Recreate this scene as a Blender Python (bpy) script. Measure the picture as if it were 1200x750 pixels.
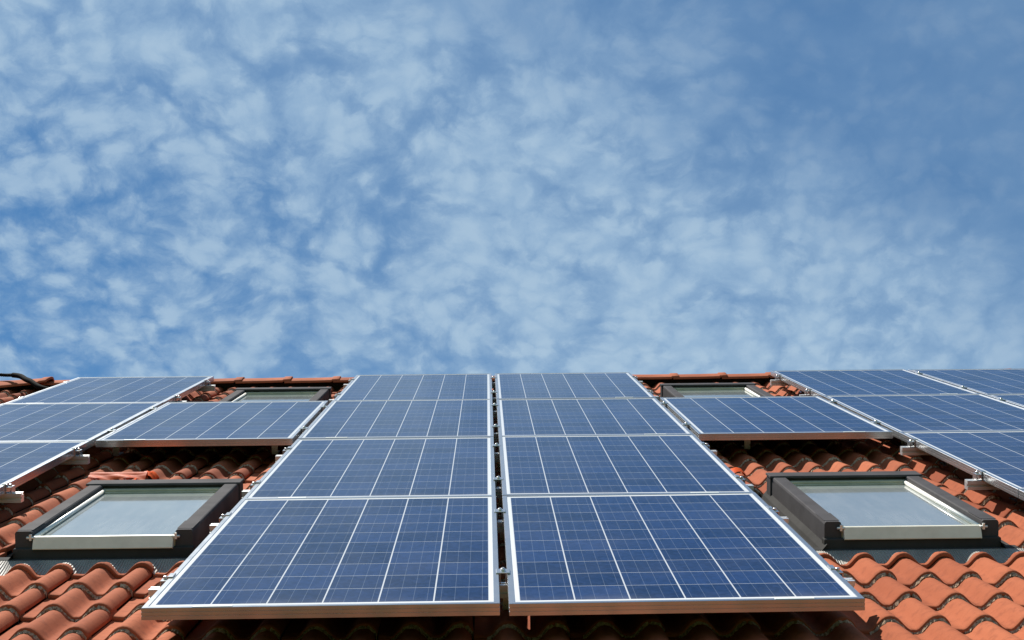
import bpy, math, random
from mathutils import Matrix, Vector
R = math.radians
rnd = random.Random(7)
S = bpy.context.scene
col = S.collection
for o in list(bpy.data.objects):
    bpy.data.objects.remove(o)

# ------------------------------------------------------------------ frame of the roof
PITCH = R(33.0)
EAVE_Z = 3.05                                   # height of the panel plane at the lowest panel edge
MR = Matrix.Translation((0, 0, EAVE_Z)) @ Matrix.Rotation(PITCH, 4, 'X')   # roof frame: u right, v up the slope, n off the roof

# ------------------------------------------------------------------ camera
a, b, c = -0.05928287, -0.01725535, 0.00845316
rc = Matrix.Rotation(b, 3, 'Z') @ Matrix.Rotation(a, 3, 'X') @ Matrix.Rotation(c, 3, 'Y')
cam_axes = rc @ Matrix(((1, 0, 0), (0, 0, -1), (0, 1, 0)))
cam_local = Matrix.Translation((-0.04086, -3.95512, 1.02037)) @ cam_axes.to_4x4()
cam_data = bpy.data.cameras.new('camera')
cam_data.sensor_width = 36.0
cam_data.lens = 1695.81 / 1200 * 36.0
cam_data.clip_start = 0.05
cam_data.clip_end = 5000
cam = bpy.data.objects.new('camera', cam_data)
cam.matrix_world = MR @ cam_local
col.objects.link(cam)
S.camera = cam

# ------------------------------------------------------------------ sun and sky
sun_roof = Vector((-0.55, 1.30, 1.0)).normalized()          # towards the sun, in the roof frame
sd = (MR.to_3x3() @ sun_roof).normalized()
sun_el = math.asin(sd.z)
sun_az = math.atan2(sd.x, sd.y)
sl = bpy.data.lights.new('sun', 'SUN')
sl.energy = 5.0
sl.angle = R(0.53)
sl.color = (1.0, 0.95, 0.87)
so = bpy.data.objects.new('sun', sl)
so.rotation_euler = sd.to_track_quat('Z', 'Y').to_euler()
so.location = (-6, 4, 14)
col.objects.link(so)

S.view_settings.view_transform = 'Standard'
S.view_settings.look = 'None'
S.view_settings.exposure = 0.62
S.view_settings.gamma = 1.0
S.view_settings.use_curve_mapping = False
S.render.engine = 'CYCLES'
S.render.resolution_x = 1024
S.render.resolution_y = 640
S.cycles.max_bounces = 6


class NT:
    """small helper to write node trees"""
    def __init__(s, tree):
        s.t = tree; s.n = tree.nodes; s.l = tree.links

    def add(s, typ, **kw):
        n = s.n.new(typ)
        for k, v in kw.items():
            setattr(n, k, v)
        return n

    def put(s, sock, v):
        if isinstance(v, bpy.types.NodeSocket):
            s.l.new(v, sock)
        elif v is not None:
            sock.default_value = v

    def m(s, op, x, y=None, z=None, clamp=False):
        n = s.add('ShaderNodeMath', operation=op, use_clamp=clamp)
        s.put(n.inputs[0], x); s.put(n.inputs[1], y)
        if z is not None: s.put(n.inputs[2], z)
        return n.outputs[0]

    def mix(s, f, A, B):
        n = s.add('ShaderNodeMix', data_type='RGBA')
        s.put(n.inputs[0], f); s.put(n.inputs[6], A); s.put(n.inputs[7], B)
        return n.outputs[2]

    def step(s, x, lo, hi, a=0.0, b=1.0, kind='SMOOTHSTEP'):
        n = s.add('ShaderNodeMapRange', interpolation_type=kind)
        s.put(n.inputs[0], x)
        n.inputs[1].default_value = lo; n.inputs[2].default_value = hi
        n.inputs[3].default_value = a; n.inputs[4].default_value = b
        return n.outputs[0]

    def noise(s, vec, scale, detail=4, rough=0.55, lac=2.0, dist=0.0):
        n = s.add('ShaderNodeTexNoise')
        s.put(n.inputs['Vector'], vec)
        n.inputs['Scale'].default_value = scale
        n.inputs['Detail'].default_value = detail
        n.inputs['Roughness'].default_value = rough
        n.inputs['Lacunarity'].default_value = lac
        n.inputs['Distortion'].default_value = dist
        return n


CLOUD_LO, CLOUD_HI = (3.25, 4.85, 6.7, 1), (4.3, 5.85, 7.35, 1)     # the sheet's radiance, in the sky texture's own units
SKY_TINT = (0.27, 0.68, 0.92, 1)
world = bpy.data.worlds.new('World')
S.world = world
world.use_nodes = True
world.cycles.sampling_method = 'MANUAL'
world.cycles.sample_map_resolution = 256
W = NT(world.node_tree)
W.n.clear()
wout = W.add('ShaderNodeOutputWorld')
bg = W.add('ShaderNodeBackground')
bg.inputs['Strength'].default_value = 0.065
sky = W.add('ShaderNodeTexSky', sky_type='NISHITA')
sky.sun_disc = False
sky.sun_elevation = sun_el
sky.sun_rotation = sun_az
sky.altitude = 200
sky.air_density = 1.0
sky.dust_density = 0.0
sky.ozone_density = 1.0
tc = W.add('ShaderNodeTexCoord')
sx = W.add('ShaderNodeSeparateXYZ'); W.l.new(tc.outputs['Generated'], sx.inputs[0])
dx, dy, dz = sx.outputs
den = W.m('MAXIMUM', W.m('ADD', dz, 0.42), 0.05)
cx = W.add('ShaderNodeCombineXYZ')
W.put(cx.inputs[0], W.m('DIVIDE', dx, den)); W.put(cx.inputs[1], W.m('DIVIDE', dy, den))
P = cx.outputs[0]


def warped(vec, scale, amount, detail):
    w_ = W.noise(vec, scale, detail, 0.55)
    v1 = W.add('ShaderNodeVectorMath', operation='SUBTRACT'); W.l.new(w_.outputs['Color'], v1.inputs[0]); v1.inputs[1].default_value = (.5, .5, .5)
    v2 = W.add('ShaderNodeVectorMath', operation='SCALE'); W.l.new(v1.outputs[0], v2.inputs[0]); v2.inputs['Scale'].default_value = amount
    v3 = W.add('ShaderNodeVectorMath', operation='ADD'); W.l.new(vec, v3.inputs[0]); W.l.new(v2.outputs[0], v3.inputs[1])
    return v3.outputs[0]


def cells(vec, scale, smooth):
    v_ = W.add('ShaderNodeTexVoronoi', feature='SMOOTH_F1'); W.l.new(vec, v_.inputs['Vector'])
    v_.inputs['Scale'].default_value = scale; v_.inputs['Smoothness'].default_value = smooth
    return W.m('SUBTRACT', 0.45, v_.outputs['Distance'])


PW = warped(warped(P, 8, 0.045, 2), 60, 0.017, 6)
puff = cells(PW, 26, 0.20)                       # the clumps of the altocumulus sheet
puff2 = cells(PW, 58, 0.28)                      # smaller ones inside them
n1 = W.m('SUBTRACT', W.noise(PW, 85, 8, 0.66).outputs['Fac'], 0.5)
n2 = W.m('SUBTRACT', W.noise(P, 5.5, 3, 0.5).outputs['Fac'], 0.5)
# the sheet thins out towards one side of the sky
s_clear = W.m('ADD', W.m('MULTIPLY', dx, 0.55), W.m('MULTIPLY', W.m('SUBTRACT', dz, 0.494), 0.95))
s_clear = W.m('ADD', s_clear, W.m('MULTIPLY', n2, 0.16))
clear = W.step(s_clear, 0.09, 0.27)
leftgap = W.m('MULTIPLY', W.step(dx, 0.10, -0.30), W.step(W.m('ABSOLUTE', W.m('SUBTRACT', dz, 0.50)), 0.17, 0.04))
dens = W.m('ADD', W.m('MULTIPLY', puff, 0.95), W.m('MULTIPLY', puff2, 0.50))
dens = W.m('ADD', dens, W.m('MULTIPLY', n1, 0.78))
dens = W.m('ADD', dens, W.m('MULTIPLY', n2, 0.42))
dens = W.m('SUBTRACT', W.m('ADD', dens, 0.29), W.m('MULTIPLY', leftgap, 0.22))
puffs = W.step(dens, -0.50, 0.36)
wisp = W.m('SUBTRACT', W.noise(warped(P, 3, 0.3, 3), 6, 5, 0.55).outputs['Fac'], 0.5)
sheet = W.m('ADD', W.m('MULTIPLY', puffs, W.m('ADD', 0.46, W.m('MULTIPLY', leftgap, 0.20))), W.m('SUBTRACT', 0.42, W.m('MULTIPLY', leftgap, 0.29)))
sheet = W.m('ADD', sheet, W.step(dz, 0.56, 0.30, 0.0, 0.10))
veil = W.m('ADD', 0.25, W.m('MULTIPLY', wisp, 0.7))
cl_ = W.add('ShaderNodeMix', data_type='FLOAT')
W.put(cl_.inputs[0], clear); W.put(cl_.inputs[2], sheet); W.put(cl_.inputs[3], veil)
cover = cl_.outputs[0]
shade = W.step(W.m('ADD', W.m('MULTIPLY', puff, .6), W.m('ADD', n1, puff2)), -0.35, 0.5)
cloudcol = W.mix(shade, CLOUD_LO, CLOUD_HI)
skymul = W.add('ShaderNodeMix', data_type='RGBA', blend_type='MULTIPLY')
skymul.inputs[0].default_value = 1.0
W.l.new(sky.outputs[0], skymul.inputs[6]); skymul.inputs[7].default_value = SKY_TINT
up = W.step(dz, 0.0, 0.12)
W.put(bg.inputs['Color'], W.mix(W.m('MULTIPLY', cover, up), skymul.outputs[2], cloudcol))
W.l.new(bg.outputs[0], wout.inputs[0])


# ------------------------------------------------------------------ materials
def material(name, base, rough=0.5, metal=0.0, spec=0.5):
    m = bpy.data.materials.new(name); m.use_nodes = True
    t = NT(m.node_tree)
    p = t.n['Principled BSDF']
    p.inputs['Base Color'].default_value = (*base, 1)
    p.inputs['Roughness'].default_value = rough
    p.inputs['Metallic'].default_value = metal
    p.inputs['Specular IOR Level'].default_value = spec
    return m, t, p


def noisy(name, base, amt, scale, rough=0.5, metal=0.0, spec=0.5, bump=0.0, bscale=None, dark=(0.5, 0.5, 0.5)):
    """a material whose colour and roughness wander a little"""
    m, t, p = material(name, base, rough, metal, spec)
    tcn = t.add('ShaderNodeTexCoord')
    n = t.noise(tcn.outputs['Object'], scale, 6, 0.6)
    f = t.step(n.outputs['Fac'], 0.35, 0.7)
    dk = tuple(base[i] * dark[i] for i in range(3))
    t.put(p.inputs['Base Color'], t.mix(t.m('MULTIPLY', f, amt), (*base, 1), (*dk, 1)))
    t.put(p.inputs['Roughness'], t.m('ADD', rough - 0.06, t.m('MULTIPLY', n.outputs['Fac'], 0.14)))
    if bump:
        bn = t.noise(tcn.outputs['Object'], bscale or scale * 4, 4, 0.6)
        bu = t.add('ShaderNodeBump'); bu.inputs['Strength'].default_value = bump; bu.inputs['Distance'].default_value = 0.004
        t.l.new(bn.outputs['Fac'], bu.inputs['Height']); t.l.new(bu.outputs[0], p.inputs['Normal'])
    return m


# fired clay: every tile has its own tone (vertex attribute 'tone'), with grain, pale bloom and lichen specks
def clay_material():
    m, t, p = material('fired_clay', (0.5, 0.16, 0.08), 0.9, 0, 0.12)
    at = t.add('ShaderNodeAttribute', attribute_name='tone')
    tcn = t.add('ShaderNodeTexCoord')
    O = tcn.outputs['Object']
    big = t.noise(O, 2.2, 4, 0.6).outputs['Fac']
    mid = t.noise(O, 26, 6, 0.65).outputs['Fac']
    fine = t.noise(O, 260, 3, 0.6).outputs['Fac']
    tone = t.m('ADD', at.outputs['Fac'], t.m('MULTIPLY', t.m('SUBTRACT', big, 0.5), 0.7))
    c1 = t.mix(t.step(tone, 0.15, 0.95, kind='LINEAR'), (0.245, 0.056, 0.021, 1), (0.43, 0.125, 0.055, 1))
    c2 = t.mix(t.m('MULTIPLY', t.step(mid, 0.45, 0.75), 0.5), c1, (0.17, 0.043, 0.02, 1))
    c3 = t.mix(t.m('MULTIPLY', t.step(fine, 0.55, 0.8), 0.25), c2, (0.42, 0.16, 0.085, 1))
    lich = t.noise(O, 55, 5, 0.7).outputs['Fac']
    c4 = t.mix(t.m('MULTIPLY', t.step(lich, 0.66, 0.74), 0.55), c3, (0.11, 0.075, 0.05, 1))
    t.put(p.inputs['Base Color'], c4)
    bu = t.add('ShaderNodeBump'); bu.inputs['Strength'].default_value = 0.35; bu.inputs['Distance'].default_value = 0.003
    t.put(bu.inputs['Height'], t.m('ADD', t.m('MULTIPLY', mid, 1.0), t.m('MULTIPLY', fine, 0.4)))
    t.l.new(bu.outputs[0], p.inputs['Normal'])
    return m


PW_, PH_ = 0.99, 1.65          # one solar panel
GU, GV = 0.02559, 0.01
LIP, MARG = 0.017, 0.0125


def cell_material():
    m, t, p = material('solar_cells', (0.01, 0.03, 0.1), 0.09, 0, 0.5)
    tcn = t.add('ShaderNodeTexCoord')
    sp = t.add('ShaderNodeSeparateXYZ'); t.l.new(tcn.outputs['Object'], sp.inputs[0])
    X, Y, _ = sp.outputs
    inset = LIP + MARG
    inv_ = LIP + 0.021
    cu = (PW_ - 2 * inset) / 6; cv = (PH_ - 2 * inv_) / 10
    U = t.m('DIVIDE', t.m('SUBTRACT', X, -PW_ / 2 + inset), cu)
    V = t.m('DIVIDE', t.m('SUBTRACT', Y, inv_), cv)
    fu, fv = t.m('FRACT', U), t.m('FRACT', V)
    eu = t.m('ABSOLUTE', t.m('SUBTRACT', fu, 0.5)); ev = t.m('ABSOLUTE', t.m('SUBTRACT', fv, 0.5))
    gu = t.m('GREATER_THAN', eu, 0.5 - 0.0021 / cu)
    gv = t.m('GREATER_THAN', ev, 0.5 - 0.0010 / cv)
    out = t.m('ADD', t.m('ADD', t.m('LESS_THAN', U, 0), t.m('GREATER_THAN', U, 6)), t.m('ADD', t.m('LESS_THAN', V, 0), t.m('GREATER_THAN', V, 10)))
    white = t.m('MAXIMUM', t.m('MAXIMUM', gu, gv), out, clamp=True)
    fb = t.m('ABSOLUTE', t.m('SUBTRACT', t.m('FRACT', t.m('MULTIPLY', fu, 4)), 0.5))
    bus = t.m('LESS_THAN', fb, 0.0008 / cu * 4)
    # polycrystalline flakes and a tone per cell
    oi = t.add('ShaderNodeObjectInfo')
    off = t.add('ShaderNodeVectorMath', operation='ADD'); t.l.new(tcn.outputs['Object'], off.inputs[0])
    cb = t.add('ShaderNodeCombineXYZ'); t.put(cb.inputs[0], t.m('MULTIPLY', oi.outputs['Random'], 37.0)); t.l.new(cb.outputs[0], off.inputs[1])
    vo = t.add('ShaderNodeTexVoronoi'); t.l.new(off.outputs[0], vo.inputs['Vector']); vo.inputs['Scale'].default_value = 75
    vs = t.add('ShaderNodeSeparateColor'); t.l.new(vo.outputs['Color'], vs.inputs[0])
    wn = t.add('ShaderNodeTexWhiteNoise', noise_dimensions='3D')
    cb2 = t.add('ShaderNodeCombineXYZ'); t.put(cb2.inputs[0], t.m('FLOOR', U)); t.put(cb2.inputs[1], t.m('FLOOR', V)); t.put(cb2.inputs[2], t.m('MULTIPLY', oi.outputs['Random'], 91.0))
    t.l.new(cb2.outputs[0], wn.inputs['Vector'])
    tone = t.m('ADD', t.m('MULTIPLY', vs.outputs[0], 0.45), t.m('MULTIPLY', wn.outputs['Value'], 0.55))
    cell = t.mix(tone, (0.003, 0.011, 0.042, 1), (0.019, 0.043, 0.130, 1))
    c2 = t.mix(t.m('MULTIPLY', bus, 0.3), cell, (0.26, 0.30, 0.36, 1))
    c3 = t.mix(t.m('MAXIMUM', out, 0, clamp=True), t.mix(white, c2, (0.60, 0.61, 0.61, 1)), (0.78, 0.78, 0.76, 1))
    # a film of dust
    dust = t.noise(off.outputs[0], 3.0, 6, 0.65).outputs['Fac']
    c4 = t.mix(t.m('MULTIPLY', t.step(dust, 0.35, 0.75), 0.035), c3, (0.45, 0.40, 0.33, 1))
    edge = t.m('MULTIPLY', t.step(Y, 0.11, 0.018), t.step(dust, 0.30, 0.70))
    c4 = t.mix(t.m('MULTIPLY', edge, 0.16), c4, (0.42, 0.37, 0.30, 1))
    spk = t.add('ShaderNodeTexVoronoi'); t.l.new(off.outputs[0], spk.inputs['Vector']); spk.inputs['Scale'].default_value = 2.3
    c5 = t.mix(t.m('MULTIPLY', t.m('LESS_THAN', spk.outputs['Distance'], 0.011), 0.7), c4, (0.03, 0.028, 0.02, 1))
    t.put(p.inputs['Base Color'], c5)
    p.inputs['IOR'].default_value = 1.29
    t.put(p.inputs['Roughness'], t.m('ADD', 0.07, t.m('MULTIPLY', dust, 0.08)))
    return m


M = {}
M['clay'] = clay_material()
M['cells'] = cell_material()
M['alu'] = noisy('anodised_aluminium', (0.50, 0.515, 0.525), 0.35, 9, 0.22, 0.78, 0.4, dark=(0.75, 0.76, 0.78))
M['rail'] = noisy('mill_finish_aluminium', (0.80, 0.80, 0.79), 0.3, 14, 0.34, 0.6)
M['steel'] = noisy('stainless_steel', (0.82, 0.81, 0.78), 0.3, 40, 0.28, 0.9)
M['sticker'] = noisy('pale_sticker', (0.80, 0.82, 0.78), 0.12, 20, 0.45)
M['casing'] = noisy('grey_brown_coated_metal', (0.088, 0.083, 0.084), 0.4, 7, 0.6, 0.0, 0.01, bump=0.05, bscale=150)
M['flashing'] = noisy('grey_flashing_metal', (0.060, 0.058, 0.055), 0.5, 6, 0.7, 0.0, 0.02, bump=0.1, bscale=90)
M['cream'] = noisy('weathered_bare_aluminium', (0.88, 0.82, 0.66), 0.3, 12, 0.42, 0.0, dark=(0.62, 0.6, 0.55))
M['trim'] = noisy('bright_trim_metal', (0.86, 0.84, 0.76), 0.15, 18, 0.33, 0.25)
M['seal'] = noisy('olive_sash', (0.50, 0.47, 0.32), 0.5, 12, 0.4)
M['mortar'] = noisy('bed_mortar', (0.56, 0.40, 0.27), 0.85, 130, 0.95, 0, 0.1, bump=0.8, bscale=240, dark=(0.22, 0.17, 0.14))
M['glaze'] = noisy('glossy_orange_sealant', (0.62, 0.095, 0.024), 0.35, 30, 0.45, 0, 0.02, bump=0.12, bscale=60)
M['conduit'] = noisy('black_ribbed_plastic', (0.008, 0.0075, 0.007), 0.3, 20, 0.85, 0, 0.03)
M['dark'] = noisy('dark_underlay', (0.03, 0.026, 0.024), 0.4, 3, 0.9)
M['render'] = noisy('wall_render', (0.62, 0.57, 0.48), 0.3, 2, 0.9, bump=0.3, bscale=40)
M['grass'] = noisy('lawn', (0.06, 0.10, 0.028), 0.7, 0.7, 0.95, 0, 0.1, bump=0.6, bscale=12)


def pane_material():
    m, t, p = material('window_glass', (0.12, 0.135, 0.14), 0.06, 0, 0.5)
    tcn = t.add('ShaderNodeTexCoord')
    mp = t.add('ShaderNodeMapping'); t.l.new(tcn.outputs['Object'], mp.inputs[0]); mp.inputs['Scale'].default_value = (9.0, 1.3, 1.0)
    d1 = t.noise(mp.outputs[0], 4, 6, 0.65).outputs['Fac']
    d2 = t.noise(tcn.outputs['Object'], 5, 6, 0.6).outputs['Fac']
    d = t.m('ADD', t.m('MULTIPLY', d1, 0.6), t.m('MULTIPLY', d2, 0.4))
    t.put(p.inputs['Base Color'], t.mix(t.m('MULTIPLY', t.step(d, 0.35, 0.7), 0.5), (0.27, 0.30, 0.29, 1), (0.42, 0.43, 0.405, 1)))
    t.put(p.inputs['Roughness'], t.m('ADD', 0.05, t.m('MULTIPLY', d, 0.10)))
    p.inputs['IOR'].default_value = 1.52
    p.inputs['Coat Weight'].default_value = 0.6
    return m


def lead_material():
    """pleated apron: fine ribs running down the slope"""
    m, t, p = material('pleated_lead', (0.20, 0.185, 0.165), 0.6, 0, 0.4)
    tcn = t.add('ShaderNodeTexCoord')
    wv_ = t.add('ShaderNodeTexWave', wave_type='BANDS', bands_direction='X'); t.l.new(tcn.outputs['Object'], wv_.inputs['Vector'])
    wv_.inputs['Scale'].default_value = 38; wv_.inputs['Distortion'].default_value = 0.6; wv_.inputs['Detail Scale'].default_value = 3
    bu = t.add('ShaderNodeBump'); bu.inputs['Strength'].default_value = 0.8; bu.inputs['Distance'].default_value = 0.004
    t.l.new(wv_.outputs['Fac'], bu.inputs['Height']); t.l.new(bu.outputs[0], p.inputs['Normal'])
    n = t.noise(tcn.outputs['Object'], 9, 5, 0.6).outputs['Fac']
    t.put(p.inputs['Base Color'], t.mix(t.step(n, 0.35, 0.7), (0.40, 0.36, 0.30, 1), (0.27, 0.24, 0.20, 1)))
    return m


M['pane'] = pane_material()
M['lead'] = lead_material()


# ------------------------------------------------------------------ mesh helpers
class MB:
    def __init__(s): s.v = []; s.f = []; s.sm = []; s.tone = []; s.cur = 0.5

    def face(s, idx, smooth=False): s.f.append(idx); s.sm.append(smooth)

    def vert(s, p): s.v.append(tuple(p)); s.tone.append(s.cur); return len(s.v) - 1

    def box(s, x0, x1, y0, y1, z0, z1, ch=0.0):
        """box with its upper edges chamfered"""
        if ch <= 0:
            i = [s.vert(q) for q in ((x0, y0, z0), (x1, y0, z0), (x1, y1, z0), (x0, y1, z0), (x0, y0, z1), (x1, y0, z1), (x1, y1, z1), (x0, y1, z1))]
            for f in ((3, 2, 1, 0), (4, 5, 6, 7), (0, 1, 5, 4), (1, 2, 6, 5), (2, 3, 7, 6), (3, 0, 4, 7)):
                s.face([i[k] for k in f])
            return
        rings = []
        for (d, z) in ((0, z0), (0, z1 - ch), (ch * 0.3, z1 - ch * 0.3), (ch, z1)):
            rings.append([s.vert(q) for q in ((x0 + d, y0 + d, z), (x1 - d, y0 + d, z), (x1 - d, y1 - d, z), (x0 + d, y1 - d, z))])
        for r0, r1 in zip(rings, rings[1:]):
            for k in range(4):
                s.face([r0[k], r0[(k + 1) % 4], r1[(k + 1) % 4], r1[k]])
        s.face(rings[0][::-1]); s.face(rings[-1])

    def tube(s, pts, rad, n=10, caps=True):
        pts = [Vector(q) for q in pts]
        rad = rad if isinstance(rad, (list, tuple)) else [rad] * len(pts)
        rings = []
        prev = None
        for k, q in enumerate(pts):
            d = (pts[min(k + 1, len(pts) - 1)] - pts[max(k - 1, 0)]).normalized()
            x = d.cross(Vector((0, 0, 1)) if abs(d.z) < .95 else Vector((1, 0, 0))).normalized() if prev is None else (prev - d * prev.dot(d)).normalized()
            prev = x
            y = d.cross(x)
            rings.append([s.vert(q + (x * math.cos(2 * math.pi * i / n) + y * math.sin(2 * math.pi * i / n)) * rad[k]) for i in range(n)])
        for r0, r1 in zip(rings, rings[1:]):
            for i in range(n):
                s.face([r0[i], r1[i], r1[(i + 1) % n], r0[(i + 1) % n]], True)
        if caps:
            s.face(rings[0]); s.face(rings[-1][::-1])

    def cyl(s, x, y, z0, z1, r, n=12, dome=0.0):
        rings = []
        lv = [(r, z0), (r, z1 - dome), (r * .75, z1 - dome * .3), (r * .35, z1)] if dome else [(r, z0), (r, z1)]
        for rr, z in lv:
            rings.append([s.vert((x + rr * math.cos(2 * math.pi * i / n), y + rr * math.sin(2 * math.pi * i / n), z)) for i in range(n)])
        for r0, r1 in zip(rings, rings[1:]):
            for i in range(n):
                s.face([r0[i], r0[(i + 1) % n], r1[(i + 1) % n], r1[i]])
        s.face(rings[0][::-1]); s.face(rings[-1])

    def grid(s, rows, smooth=True, flip=False):
        """rows: list of lists of points"""
        ids = [[s.vert(q) for q in r] for r in rows]
        for r0, r1 in zip(ids, ids[1:]):
            for k in range(len(r0) - 1):
                f = [r0[k], r0[k + 1], r1[k + 1], r1[k]]
                s.face(f[::-1] if flip else f, smooth)
        return ids

    def mesh(s, name, mat):
        me = bpy.data.meshes.new(name)
        me.from_pydata(s.v, [], s.f)
        me.polygons.foreach_set('use_smooth', s.sm)
        at = me.attributes.new('tone', 'FLOAT', 'POINT')
        at.data.foreach_set('value', s.tone)
        me.materials.append(mat)
        me.update()
        return me


def obj(name, mb, mat, parent=None, local=None, world_m=None):
    me = mb.mesh(name, mat) if isinstance(mb, MB) else mb
    o = bpy.data.objects.new(name, me)
    col.objects.link(o)
    if parent is not None: o.parent = parent
    if local is not None: o.matrix_local = local
    if world_m is not None: o.matrix_world = world_m
    return o


def tag(o, label=None, cat=None, group=None, kind=None):
    if label: o['label'] = label
    if cat: o['category'] = cat
    if group: o['group'] = group
    if kind: o['kind'] = kind
    return o


def empty(name, m):
    o = bpy.data.objects.new(name, None)
    o.empty_display_size = 0.2
    col.objects.link(o)
    o.matrix_world = m
    return o


def on_roof(u, v, n): return MR @ Matrix.Translation((u, v, n))


# ------------------------------------------------------------------ ground
g = MB()
g.grid([[(x, y, 0) for x in (-900, -60, -20, 0, 20, 60, 900)] for y in (-900, -60, -20, 0, 20, 60, 900)])
tag(obj('ground', g, M['grass']), kind='structure')

# ------------------------------------------------------------------ house: roof, ridge, skylights, walls
U0, U1 = -6.3, 6.3
EAVE_V, RIDGE_V = -0.62, 7.13
PAN = -0.168                                    # the tiles' pans below the panel plane
house = empty('house', Matrix.Translation((0, 5.0, 0)))
tag(house, 'house roof of orange clay roll tiles with four grey framed skylights', 'house')
HI = Matrix.Translation((0, -5.0, 0))
ROOF = HI @ MR                                  # roof frame seen from the house's empty

SKY_W, SKY_L = 0.635, 1.05
skylights = [(-1.425, 1.215), (1.492, 1.215), (-1.447, 4.985), (1.482, 4.985)]
HOLES = [(u - 0.385, u + 0.385, v - 0.06, v + SKY_L + 0.05) for u, v in skylights]

# each tile carries two rolls: a round one that runs smoothly into the pans, and one whose right flank ends in a raised side lap
PROFILE_LAP = [(-.072, .0005), (-.062, .0), (-.053, .004), (-.044, .0125), (-.034, .0235), (-.024, .033), (-.013, .0395),
               (0.0, .042), (.013, .0405), (.024, .0345), (.032, .0255), (.0365, .0185), (.0385, .0150), (.0375, .0065)]
PROFILE_ROUND = [(-.100, .003), (-.082, .001), (-.062, .0), (-.053, .004), (-.044, .0125), (-.034, .0235), (-.024, .033), (-.013, .0395),
                 (0.0, .042), (.013, .0395), (.024, .033), (.034, .0235), (.044, .0125), (.053, .004), (.062, .0), (.071, .0)]
PROFILE = PROFILE_LAP
PITCH_U, COURSE = 0.1405, 0.276
U_OFF, V_OFF = 0.012, 0.215 - 4 * 0.276


def tile_cols(): return range(int(math.floor(U0 / PITCH_U)), int(math.ceil(U1 / PITCH_U)) + 1)


tiles = MB()
mort = MB()
nrows = int((RIDGE_V - V_OFF) / COURSE) + 1
for j in range(nrows + 1):
    v0 = V_OFF + j * COURSE
    if v0 < EAVE_V - 0.05: continue
    for i in tile_cols():
        prof = PROFILE_LAP if i % 2 else PROFILE_ROUND
        u = U_OFF + i * PITCH_U
        if not i % 2 or i == tile_cols()[0]:                       # both rolls of one tile share its small misfit and tone
            jit = (rnd.gauss(0, 0.005), rnd.gauss(0, 0.008), rnd.gauss(0, 0.0015), min(1, max(0, rnd.gauss(0.5, 0.24))))
        vj = v0 + jit[0]; yaw = jit[1]; lift = jit[2]
        head = min(vj + COURSE + 0.055, RIDGE_V + 0.02)
        if head < vj + 0.05: continue
        hole = None
        for h in HOLES:
            if u + .05 > h[0] and u - .07 < h[1] and head > h[2] and vj < h[3]: hole = h
        uu0, uu1, vv0, vv1 = -99, 99, vj, head
        if hole:
            if hole[0] + 0.01 < u < hole[1] - 0.01:
                if vj < hole[2] - 0.03: vv1 = hole[2]
                elif vj > hole[3] - 0.12: vv0 = max(vj, hole[3] - 0.12)
                else: continue
            elif u <= hole[0] + 0.01: uu1 = hole[0]
            else: uu0 = hole[1]
        tiles.cur = jit[3]
        rows = []
        chip = [rnd.uniform(-.0016, .0016) for _ in prof]
        for (t_, dz_, wide) in ((vv1, 0.0, 0.93), ((vv0 + vv1) / 2, 0.008, 0.98), (vv0 + .022, 0.0155, 1.02), (vv0 + .006, 0.0155, 1.03), (vv0, 0.0125, 1.025), (vv0 + .002, 0.002, 1.0)):
            row = []
            for q_, (px, pz) in enumerate(prof):
                x = px * (wide if -.058 < px < .058 else 1.0) + yaw * (t_ - vj)
                z = PAN + pz * (wide if pz > .006 else 1) + dz_ + lift
                row.append((min(max(u + x, uu0), uu1), t_ + (chip[q_] if t_ < vv0 + .004 else 0), z))
            rows.append(row)
        tiles.grid(rows, True, flip=True)
        # crumbly bedding under the nose, over roll and pan
        if not hole and -4.6 < u < 4.8:
            top = []; mid_ = []; bot = []
            k0 = 2 if i % 2 == 0 else 0
            fine_p = []
            for q_ in range(k0, len(prof) - 1):
                for t_ in (0, .5): fine_p.append([prof[q_][c_] * (1 - t_) + prof[q_ + 1][c_] * t_ for c_ in (0, 1)])
            gap_ = rnd.uniform(-.01, .012) if i % 2 else 9
            for (px, pz) in fine_p:
                w = max(0, pz) / .042
                x = u + px
                notch = .012 if abs(px - gap_) < .0035 else 0
                top.append((x, vv0 + .001 + rnd.uniform(-.003, .002) + notch, PAN + pz + 0.0105 + rnd.uniform(-.002, .0015) + lift))
                mid_.append((x + rnd.uniform(-.001, .001), vv0 - .006 + rnd.uniform(-.007, .004) - .003 * w + notch, PAN + pz * .96 + .004 + rnd.uniform(-.003, .003)))
                bot.append((x, vv0 - .003 + rnd.uniform(-.007, .004) + notch, PAN + pz * 0.86 - 0.008))
            mort.cur = rnd.random()
            mort.grid([top, mid_, bot], False, flip=True)
roof = obj('roof', tiles, M['clay'], house, ROOF)
obj('nose_mortar', mort, M['mortar'], roof, Matrix.Identity(4))

# roof deck under the tiles, with the back slope, so that nothing is seen through
deck = MB()
apex = (RIDGE_V + 0.06, PAN - 0.01)
dk = [(U0, EAVE_V, PAN - .05), (U1, EAVE_V, PAN - .05), (U1, RIDGE_V, PAN - .05), (U0, RIDGE_V, PAN - .05)]
deck.grid([[dk[0], dk[1]], [dk[3], dk[2]]], False)
deck.box(U0, U1, RIDGE_V - .03, RIDGE_V + .05, PAN - .04, -.100)  # dark box added under the ridge caps so their hollow reads as shade
obj('roof_deck', deck, M['dark'], roof, Matrix.Identity(4))
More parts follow.
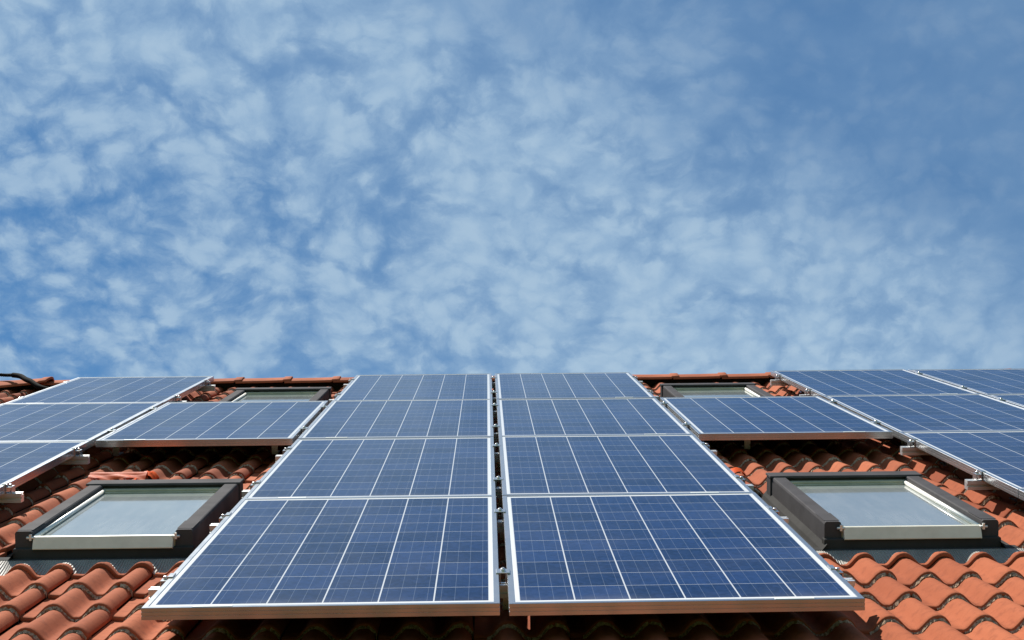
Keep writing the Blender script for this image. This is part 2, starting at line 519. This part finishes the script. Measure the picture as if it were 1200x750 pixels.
# back slope in world terms
top_w = MR @ Vector((0, RIDGE_V, PAN - .01))
back = MB()
by, bz = top_w.y + 6.3, top_w.z - 6.3 * math.tan(PITCH)
back.grid([[(U0, top_w.y + .02, top_w.z), (U1, top_w.y + .02, top_w.z)], [(U0, by, bz), (U1, by, bz)]], False)
obj('back_roof', back, M['clay'], house, HI)
# walls
ew = MR @ Vector((0, EAVE_V + .45, PAN - .1))
wl = MB()
X0, X1, Y0, Y1 = U0 + .3, U1 - .3, ew.y, by - .4
zt = ew.z - .02
pts = [(X0, Y0), (X1, Y0), (X1, Y1), (X0, Y1)]
lo = [wl.vert((x, y, 0)) for x, y in pts]; hi = [wl.vert((x, y, zt)) for x, y in pts]
for k in range(4): wl.face([lo[k], lo[(k + 1) % 4], hi[(k + 1) % 4], hi[k]])
for x in (X0, X1):
    wl.face([wl.vert((x, Y0, zt)), wl.vert((x, Y1, zt)), wl.vert((x, top_w.y, top_w.z - .12))])
obj('wall', wl, M['render'], house, HI)


# ridge caps: half round, tapered, each lapping over the next; local x along the ridge
def ridge_mesh(flare=0.0):
    mb = MB()
    L = 0.415
    rows = []
    for (t_, r) in ((0, 0.0), (.2, .004), (L - .06, .009), (L - .055, .017), (L - .004, .019), (L, .016), (L, -.003)):
        row = []
        hw = .118 * (1 + flare * t_ / L)
        ys = [-1 + 2 * k / 16 for k in range(17)]
        row.append((t_, -hw + .004, .025 - .085 * (1 + flare) - .013 + r))
        for f_ in ys:
            row.append((t_, f_ * hw, .025 - .085 * (1 + flare) * abs(f_) ** 1.35 + r))
        row.append((t_, hw - .004, .025 - .085 * (1 + flare) - .013 + r))
        rows.append(row)
    mb.cur = 0.5
    mb.grid(rows, True, flip=False)
    return mb


ridge_variants = []
for k in range(4):
    mb = ridge_mesh()
    mb.tone = [0.35 + 0.16 * k] * len(mb.v)
    ridge_variants.append(mb.mesh('ridge_tile', M['clay']))
apex_r = Vector((0, RIDGE_V + .01, -.094))
unrot = Matrix.Rotation(-PITCH, 4, 'X')
k = 0
uj = -1.178 - 0.37 * 14
while uj < U1 + .2:
    if not (-3.99 < uj < -3.62):
        m = ROOF @ Matrix.Translation((uj - .405, apex_r.y, apex_r.z)) @ unrot @ Matrix.Rotation(rnd.gauss(0, .010), 4, 'Z') @ Matrix.Rotation(R(0.5) + rnd.gauss(0, .007), 4, 'Y') @ Matrix.Translation((0, 0, rnd.gauss(0, .002)))
        obj('ridge_tile', rnd.choice(ridge_variants), M['clay'], house, m)
    uj += 0.37
    k += 1
# the one shifted cap at the cable outlet
mb = ridge_mesh(0.25); mb.tone = [0.62] * len(mb.v)
o = obj('ridge_tile', mb, M['clay'], house, ROOF @ Matrix.Translation((-3.76, RIDGE_V - .05, -.088)) @ unrot @ Matrix.Rotation(R(-4), 4, 'Z'))
o['label'] = 'wider ridge cap shifted down over the cable outlet'


# ------------------------------------------------------------------ skylights: parts of the house, local origin at lower middle, z off the roof
def skylight_parts():
    P_ = {}
    w = SKY_W / 2; T = 0.126
    ch = MB()                                   # casing: two side covers and the head cover
    for sgn in (-1, 1):
        sec = [(w, 0.0), (w, T - .009), (w - .003, T - .002), (w - .007, T), (w - .055, T), (w - .060, T - .004), (w - .062, T - .03), (w - .062, 0.02)]
        y0, y1 = 0.0, SKY_L - .075
        r0 = [ch.vert((sgn * x, y0, z)) for x, z in sec]; r1 = [ch.vert((sgn * x, y1, z)) for x, z in sec]
        for q in range(len(sec) - 1):
            f = [r0[q], r1[q], r1[q + 1], r0[q + 1]]
            ch.face(f if sgn < 0 else f[::-1])
        ch.face(r0 if sgn > 0 else r0[::-1]); ch.face(r1)
        ch.box(sgn * (w - .031) - .028, sgn * (w - .031) + .028, 0.02, 0.16, T, T + .0012)      # slide cover seam
    ch.box(-w - .006, w + .006, SKY_L - .078, SKY_L, 0, T - .0035)
    ch.box(-w - .010, w + .010, SKY_L - .092, SKY_L + .004, T - .003, T + .006, .003)            # head cover lip
    P_['skylight'] = ch
    fl = MB()                                   # gutter flashing round the casing, stepped
    for sgn in (-1, 1):
        sec = [(w - .002, .052), (w + .016, .030), (w + .022, .016), (w + .045, .012), (w + .050, .020), (w + .055, .012), (w + .075, .014), (w + .078, -.03)]
        r0 = [(sgn * x, -.035, z) for x, z in sec]; r1 = [(sgn * x, SKY_L + .03, z) for x, z in sec]
        fl.grid([r0, r1], False, flip=sgn < 0)
    fl.grid([[(-w - .076, SKY_L - .01, .014), (w + .076, SKY_L - .01, .014)], [(-w - .076, SKY_L + .10, .0), (w + .076, SKY_L + .10, .0)]], False)
    fl.box(-w - .070, w + .070, -.035, .02, -.02, .030, .006)
    fl.box(-w - .004, w + .004, -.016, .02, .030, .066, .004)
    P_['flashing'] = fl
    ap = MB()                                   # pleated apron draped over the tiles below
    rows = []
    for k_ in range(9):
        t_ = k_ / 8
        row = []
        for q in range(97):
            x = -w - .085 + (SKY_W + .17) * q / 96
            yv = -.035 - .125 * t_ - 0.012 * t_ * math.sin(x * 9)
            ph = (x - U_OFF_REL) / PITCH_U
            f_ = ph - round(ph)
            roll = max(0.0, math.cos(f_ * math.pi * 1.05)) ** 1.5 * .046
            zt_ = -.03 + roll + .022
            z = (.028 - .004 * t_) * (1 - t_) ** 1.5 + zt_ * (1 - (1 - t_) ** 1.5) if t_ < 1 else zt_ - .004
            row.append((x, yv, z))
        rows.append(row)
    ap.grid(rows, True, flip=True)
    P_['apron'] = ap
    gl = MB(); gl.box(-w + .074, w - .074, .004, SKY_L - .112, .082, .094); P_['glass_pane'] = gl
    sa = MB()                                   # sash seen at the head and along the inner edges
    sa.box(-w + .063, w - .063, SKY_L - .112, SKY_L - .079, .064, .110, .003)
    sa.box(-w + .066, w - .066, SKY_L - .122, SKY_L - .112, .080, .100, .003)
    for sgn in (-1, 1):
        sa.box(min(sgn * (w - .063), sgn * (w - .0735)), max(sgn * (w - .063), sgn * (w - .0735)), .004, SKY_L - .114, .064, .104, .002)
    P_['sash'] = sa
    st = MB()                                   # folded cover strip, its front leaning back
    sec = [(-.024, .064), (-.025, .067), (-.007, .1065), (-.003, .108), (.004, .108), (.004, .05)]
    r0 = [st.vert((-w + .068, y, z)) for y, z in sec]; r1 = [st.vert((w - .068, y, z)) for y, z in sec]
    for q in range(5): st.face([r0[q], r1[q], r1[q + 1], r0[q + 1]][::-1])
    st.face(r0); st.face(r1[::-1])
    P_['bottom_strip'] = st
    return P_


tr_l = MB(); tr_l.tube([(0, .006, 0), (0, SKY_L - .085, 0)], .0085, 10)
pin = MB(); pin.tube([(-.014, 0, 0), (.014, 0, 0)], .0045, 8); pin.box(-.004, .004, -.004, .004, -.010, .012)
first = None
SKY_LABEL = ['lower skylight on the left with pale glass', 'lower skylight on the right with pale glass',
             'upper skylight on the left, half hidden behind a panel', 'upper skylight on the right, half hidden behind a panel']
for idx, (su, sv) in enumerate(skylights):
    U_OFF_REL = (U_OFF - su) % PITCH_U
    sp_ = skylight_parts()
    m = ROOF @ Matrix.Translation((su, sv, PAN + .012))
    rt = obj('skylight', sp_['skylight'], M['casing'], house, m)
    rt['label'] = SKY_LABEL[idx]
    I = Matrix.Identity(4)
    obj('flashing', sp_['flashing'], M['flashing'], rt, I)
    obj('apron', sp_['apron'], M['lead'], rt, I)
    obj('glass_pane', sp_['glass_pane'], M['pane'], rt, I)
    obj('sash', sp_['sash'], M['seal'], rt, I)
    obj('bottom_strip', sp_['bottom_strip'], M['cream'], rt, I)
    for sgn in (-1, 1):
        obj('trim', tr_l, M['trim'], rt, Matrix.Translation((sgn * (SKY_W / 2 - .0685), 0, .1015)))
        obj('hinge_pin', pin, M['trim'], rt, Matrix.Translation((sgn * (SKY_W / 2 - .058), -.009, .104)))

# glossy orange sealing patches over two tiles by the lower skylights
pa = MB()
rows = []
for k_ in range(7):
    t_ = k_ / 6
    rows.append([(-1.93 + .27 * q / 20, 2.84 + .055 * t_, PAN + .070 + .005 * math.sin(q * .55 + k_ * .8) * (1 - t_) - .016 * (1 - t_) ** 2 + (.006 if k_ > 4 else 0)) for q in range(21)])
pa.grid(rows, True)
rim = rows[-1]
pa.grid([rim, [(x, y + .004, z - .03) for x, y, z in rim]], True)
obj('sealing_strip', pa, M['glaze'], house, ROOF)


def roll_patch(u, v, s=1.0):
    mb = MB(); rows = []
    for k_ in range(8):
        t_ = k_ / 7
        row = []
        for (px, pz) in PROFILE[2:]:
            bulge = .011 + .007 * math.sin(k_ * 2.1 + px * 90) * s
            row.append((u + px * 1.12, v + .12 * t_ + .012 * math.sin(px * 70), PAN + pz + .014 + bulge * math.sin(math.pi * (0.12 + .8 * t_))))
        rows.append(row)
    mb.grid(rows, True)
    return mb


kk = round((-1.69 - U_OFF) / PITCH_U)
obj('sealing_patch', roll_patch(U_OFF + kk * PITCH_U, 2.88), M['glaze'], house, ROOF)
kk = round((1.15 - U_OFF) / PITCH_U)
obj('sealing_patch', roll_patch(U_OFF + kk * PITCH_U, 2.80, .6), M['glaze'], house, ROOF)

# ------------------------------------------------------------------ solar panels
def frame_mb():
    mb = MB()
    prof = [(.030, -.0345), (0, -.0345), (0, -.0235), (.0012, -.0230), (.0012, -.0215), (0, -.0210), (0, -.0125), (.0012, -.0120), (.0012, -.0105), (0, -.0100),
            (0, -.0012), (.0012, 0), (LIP - .001, 0), (LIP, -.001), (LIP, -.004)]
    w, h = PW_ / 2, PH_
    rings = []
    for d, z in prof:
        rings.append([mb.vert(q) for q in ((-w + d, d, z), (w - d, d, z), (w - d, h - d, z), (-w + d, h - d, z))])
    for r0, r1 in zip(rings, rings[1:]):
        for k_ in range(4):
            mb.face([r0[k_], r0[(k_ + 1) % 4], r1[(k_ + 1) % 4], r1[k_]])
    return mb


fm = frame_mb().mesh('frame', M['alu'])
gm = MB()
gi = LIP - .004
gm.box(-PW_ / 2 + gi, PW_ / 2 - gi, gi, PH_ - gi, -.008, -.002)
glm = gm.mesh('solar_glass', M['cells'])
jb = MB(); jb.box(-.055, .055, PH_ - .22, PH_ - .12, -.028, -.0085); jbm = jb.mesh('junction_box', M['conduit'])
stk = {}
for side in (-1, 1):
    s_ = MB(); s_.box(side * .30 - .055, side * .30 + .055, .0025, LIP - .0015, .0000, .0016, .0004)
    stk[side] = s_.mesh('label_plate', M['sticker'])

COLX = {-3: None}
PU = PW_ + GU
PV = PH_ + GV


def col_u(cidx): return GU / 2 + PW_ / 2 + cidx * PU        # centre of column; -1 and 0 flank the middle gap


panels = [
    (-1, 0, 'lowest, nearest solar panel directly left of the narrow middle gap', -1),
    (0, 0, 'lowest, nearest solar panel directly right of the narrow middle gap', 1),
    (-1, 1, 'solar panel left of the middle gap, second up from the lowest panel', -1),
    (0, 1, 'solar panel right of the middle gap, second up from the lowest panel', 1),
    (-1, 2, 'solar panel left of the middle gap, third up, just below the topmost one', -1),
    (0, 2, 'solar panel right of the middle gap, third up, just below the topmost one', 1),
    (-1, 3, 'topmost solar panel left of the middle gap, its top edge against the sky', -1),
    (0, 3, 'topmost solar panel right of the middle gap, its top edge against the sky', 1),
    (-2, 2, 'single bridging solar panel between the two left skylights, its front edge over shadow', -1),
    (1, 2, 'single bridging solar panel between the two right skylights, its front edge over shadow', 1),
    (-3, 3, 'topmost solar panel of the far left column, beside the black conduit and ridge', -1),
    (-3, 2, 'middle solar panel of the far left column, cut by the left edge of the photo', -1),
    (-3, 1, 'lowest visible solar panel at far left, its dark right side over two rail ends', 1),
    (2, 3, 'topmost solar panel right of the upper right skylight, its silver left side against roof tiles', 1),
    (2, 2, 'solar panel joining the right end of the right bridging panel, below the topmost one', 1),
    (2, 1, 'solar panel at lower right with silver left side over two protruding rail ends', -1),
    (2, 0, 'solar panel at the right edge of the photo of which only one frame corner shows', 1),
    (3, 3, 'topmost solar panel in the upper right corner of the array, cut by the photo edge', 1),
    (3, 2, 'solar panel at far right below the corner one, only a small triangle showing', 1),
]
GP = 'solar panels mounted on the tiled roof'
for (ci, ri, lab, side) in panels:
    m = on_roof(col_u(ci) + rnd.gauss(0, .0006), ri * PV + rnd.gauss(0, .0006), rnd.gauss(0, .0008)) @ Matrix.Rotation(rnd.gauss(0, .0010), 4, 'X') @ Matrix.Rotation(rnd.gauss(0, .0010), 4, 'Y')
    e = empty('solar_panel', m)
    tag(e, lab, 'solar panel', GP)
    I = Matrix.Identity(4)
    obj('frame', fm, None, e, I)
    obj('solar_glass', glm, None, e, I)
    obj('junction_box', jbm, None, e, I)
    obj('label_plate', stk[side], None, e, I)

# ------------------------------------------------------------------ mounting rails with their clamps and roof hooks
RAIL_TOP, RAIL_H, RAIL_D = -.0355, .040, .040


def rail_mb(L):
    """slotted extrusion along x, top at z=0, centred on y=0"""
    mb = MB()
    d = RAIL_D / 2
    sec = [(-d, -RAIL_H), (-d, -.026), (-d + .011, -.026), (-d + .011, -.016), (-d, -.016), (-d, -.001), (-d + .001, 0), (-.007, 0), (-.007, -.010), (.007, -.010), (.007, 0),
           (d - .001, 0), (d, -.001), (d, -RAIL_H)]
    r0 = [mb.vert((0, y, z)) for y, z in sec]; r1 = [mb.vert((L, y, z)) for y, z in sec]
    n = len(sec)
    for q in range(n):
        mb.face([r0[q], r0[(q + 1) % n], r1[(q + 1) % n], r1[q]])
    # hollow ends: a recessed dark mouth is suggested by an inner wall
    mb.face(r0); mb.face(r1[::-1])
    return mb


mc = MB(); mc.box(-.021, .021, -.026, .026, .0008, .0042, .001); mc.box(-.0105, -.0075, -.026, .026, -.03, .0008); mc.box(.0075, .0105, -.026, .026, -.03, .0008)
mcm = mc.mesh('mid_clamp', M['alu'])
bo = MB(); bo.cyl(0, 0, .0042, .0125, .0075, 12, .002); bo.cyl(0, 0, .0125, .0140, .0040, 6)
bom = bo.mesh('bolt', M['steel'])
ec = MB()                                       # end clamp: foot, upright, lip over the frame; grips a frame on its +x side
ec.box(-.004, .013, -.024, .024, .0008, .0042, .001); ec.box(-.0045, -.0008, -.0235, .0235, -.0345, .0008); ec.box(-.026, -.0045, -.0235, .0235, -.012, -.0085, .001)
ec.box(-.026, -.0225, -.0235, .0235, -.0345, -.012)
ecm = ec.mesh('end_clamp', M['alu'])
eb = MB(); eb.cyl(-.0145, 0, -.0085, .0015, .0065, 12, .002)
ebm = eb.mesh('bolt', M['steel'])
hk = MB(); hk.box(-.016, .016, -.021, .021, -RAIL_H - .006, -RAIL_H - .0004); hk.box(-.016, .016, .014, .021, -RAIL_H - .062, -RAIL_H - .006)
hk.box(-.016, .016, .021, .11, -RAIL_H - .062, -RAIL_H - .056)
hkm = hk.mesh('roof_hook', M['steel'])

OV = .062                                       # how far a rail pokes out past the last panel


def edges(c0, c1): return GU / 2 + c0 * PU, GU / 2 + c1 * PU + PW_


def rail(c0, c1, v, label):
    ua, ub = edges(c0, c1)
    L = ub - ua + 2 * OV
    e = empty('mounting_rail', on_roof(ua - OV, v, RAIL_TOP))
    tag(e, label, 'rail', 'aluminium mounting rails under the solar panels')
    I = Matrix.Identity(4)
    obj('rail_profile', rail_mb(L), M['rail'], e, I)
    up_ = -RAIL_TOP
    for cidx in range(c0, c1):
        x = (cidx + 1 - c0) * PU - GU / 2 + OV
        cl = obj('mid_clamp', mcm, None, e, Matrix.Translation((x, 0, up_)))
        obj('bolt', bom, None, cl, I)
    cl = obj('end_clamp', ecm, None, e, Matrix.Translation((OV, 0, up_))); obj('bolt', ebm, None, cl, I)
    cl = obj('end_clamp', ecm, None, e, Matrix.Translation((L - OV, 0, up_)) @ Matrix.Rotation(math.pi, 4, 'Z')); obj('bolt', ebm, None, cl, I)
    x = .24
    while x < L - .1:
        obj('roof_hook', hkm, None, e, Matrix.Translation((x, 0, 0)))
        x += 0.84


RA, RB = 0.37, 1.33
rail(-1, 0, 0 * PV + RA, 'silver rail under the lower half of the two nearest middle panels')
rail(-1, 0, 0 * PV + RB, 'silver rail under the upper half of the two nearest middle panels')
rail(-1, 0, 1 * PV + RA, 'silver rail under the lower half of the second middle panels, by the lower skylights')
rail(-1, 0, 1 * PV + RB, 'silver rail under the upper half of the second middle panels, just above the lower skylights')
rail(-3, 3, 2 * PV + RA, 'long silver rail under the lower half of the row with the bridging panels')
rail(-3, 3, 2 * PV + RB, 'long silver rail under the upper half of the row with the bridging panels')
rail(-1, 0, 3 * PV + RA, 'silver rail under the lower half of the topmost middle panels')
rail(-1, 0, 3 * PV + RB, 'silver rail under the upper half of the topmost middle panels, ends beside the ridge')
rail(-3, -3, 1 * PV + RA + .02, 'silver rail end poking out low under the far left panel, lower of two')
rail(-3, -3, 1 * PV + RB + .07, 'silver rail end poking out under the far left panel, upper of two')
rail(-3, -3, 3 * PV + RA, 'silver rail under the lower half of the topmost far left panel')
rail(-3, -3, 3 * PV + RB + .03, 'silver rail end under the topmost far left panel, near the ridge tiles')
rail(2, 2, 1 * PV + RA + .06, 'silver rail end poking out under the lower right panel, lower of two')
rail(2, 2, 1 * PV + RB + .06, 'silver rail end poking out under the lower right panel, upper of two')
rail(2, 3, 3 * PV + RA, 'silver rail under the lower half of the topmost right panels, behind the bridging panel')
rail(2, 3, 3 * PV + RB, 'silver rail end under the topmost right panels, near the ridge tiles')
rail(2, 2, 0 * PV + RA, 'silver rail under the panel cut off at the right edge, lower of its two')
rail(2, 2, 0 * PV + RB, 'silver rail under the panel cut off at the right edge, upper of its two')

# ------------------------------------------------------------------ black cable conduit over the ridge
ctl = [(-3.05, 6.30, -.075), (-3.16, 6.36, -.060), (-3.26, 6.44, -.045), (-3.36, 6.58, -.020), (-3.44, 6.72, -.018), (-3.53, 6.88, -.010), (-3.62, 7.0, -.012), (-3.72, 7.1, -.020), (-3.9, 7.2, -.02), (-4.1, 7.24, -.04)]


def spline(pts, n=8):
    q = [Vector(p) for p in pts]
    q = [q[0] * 2 - q[1]] + q + [q[-1] * 2 - q[-2]]
    out = []
    for i in range(1, len(q) - 2):
        for s_ in range(n):
            t_ = s_ / n
            out.append(0.5 * ((2 * q[i]) + (q[i + 1] - q[i - 1]) * t_ + (2 * q[i - 1] - 5 * q[i] + 4 * q[i + 1] - q[i + 2]) * t_ ** 2 + (3 * q[i] - q[i - 1] - 3 * q[i + 1] + q[i + 2]) * t_ ** 3))
    out.append(q[-2])
    return out


sp = spline(ctl, 14)
cm = MB()
o0 = Vector(ctl[0])
cm.tube([q - o0 for q in sp], [.018 + (.0018 if k_ % 2 else -.0012) - (.006 if k_ > len(sp) * .68 else 0) for k_ in range(len(sp))], 12)
co = obj('cable_conduit', cm, M['conduit'], None, None, on_roof(*o0))
tag(co, 'thick black cable conduit coming out from under the far left panel and over the ridge', 'conduit')
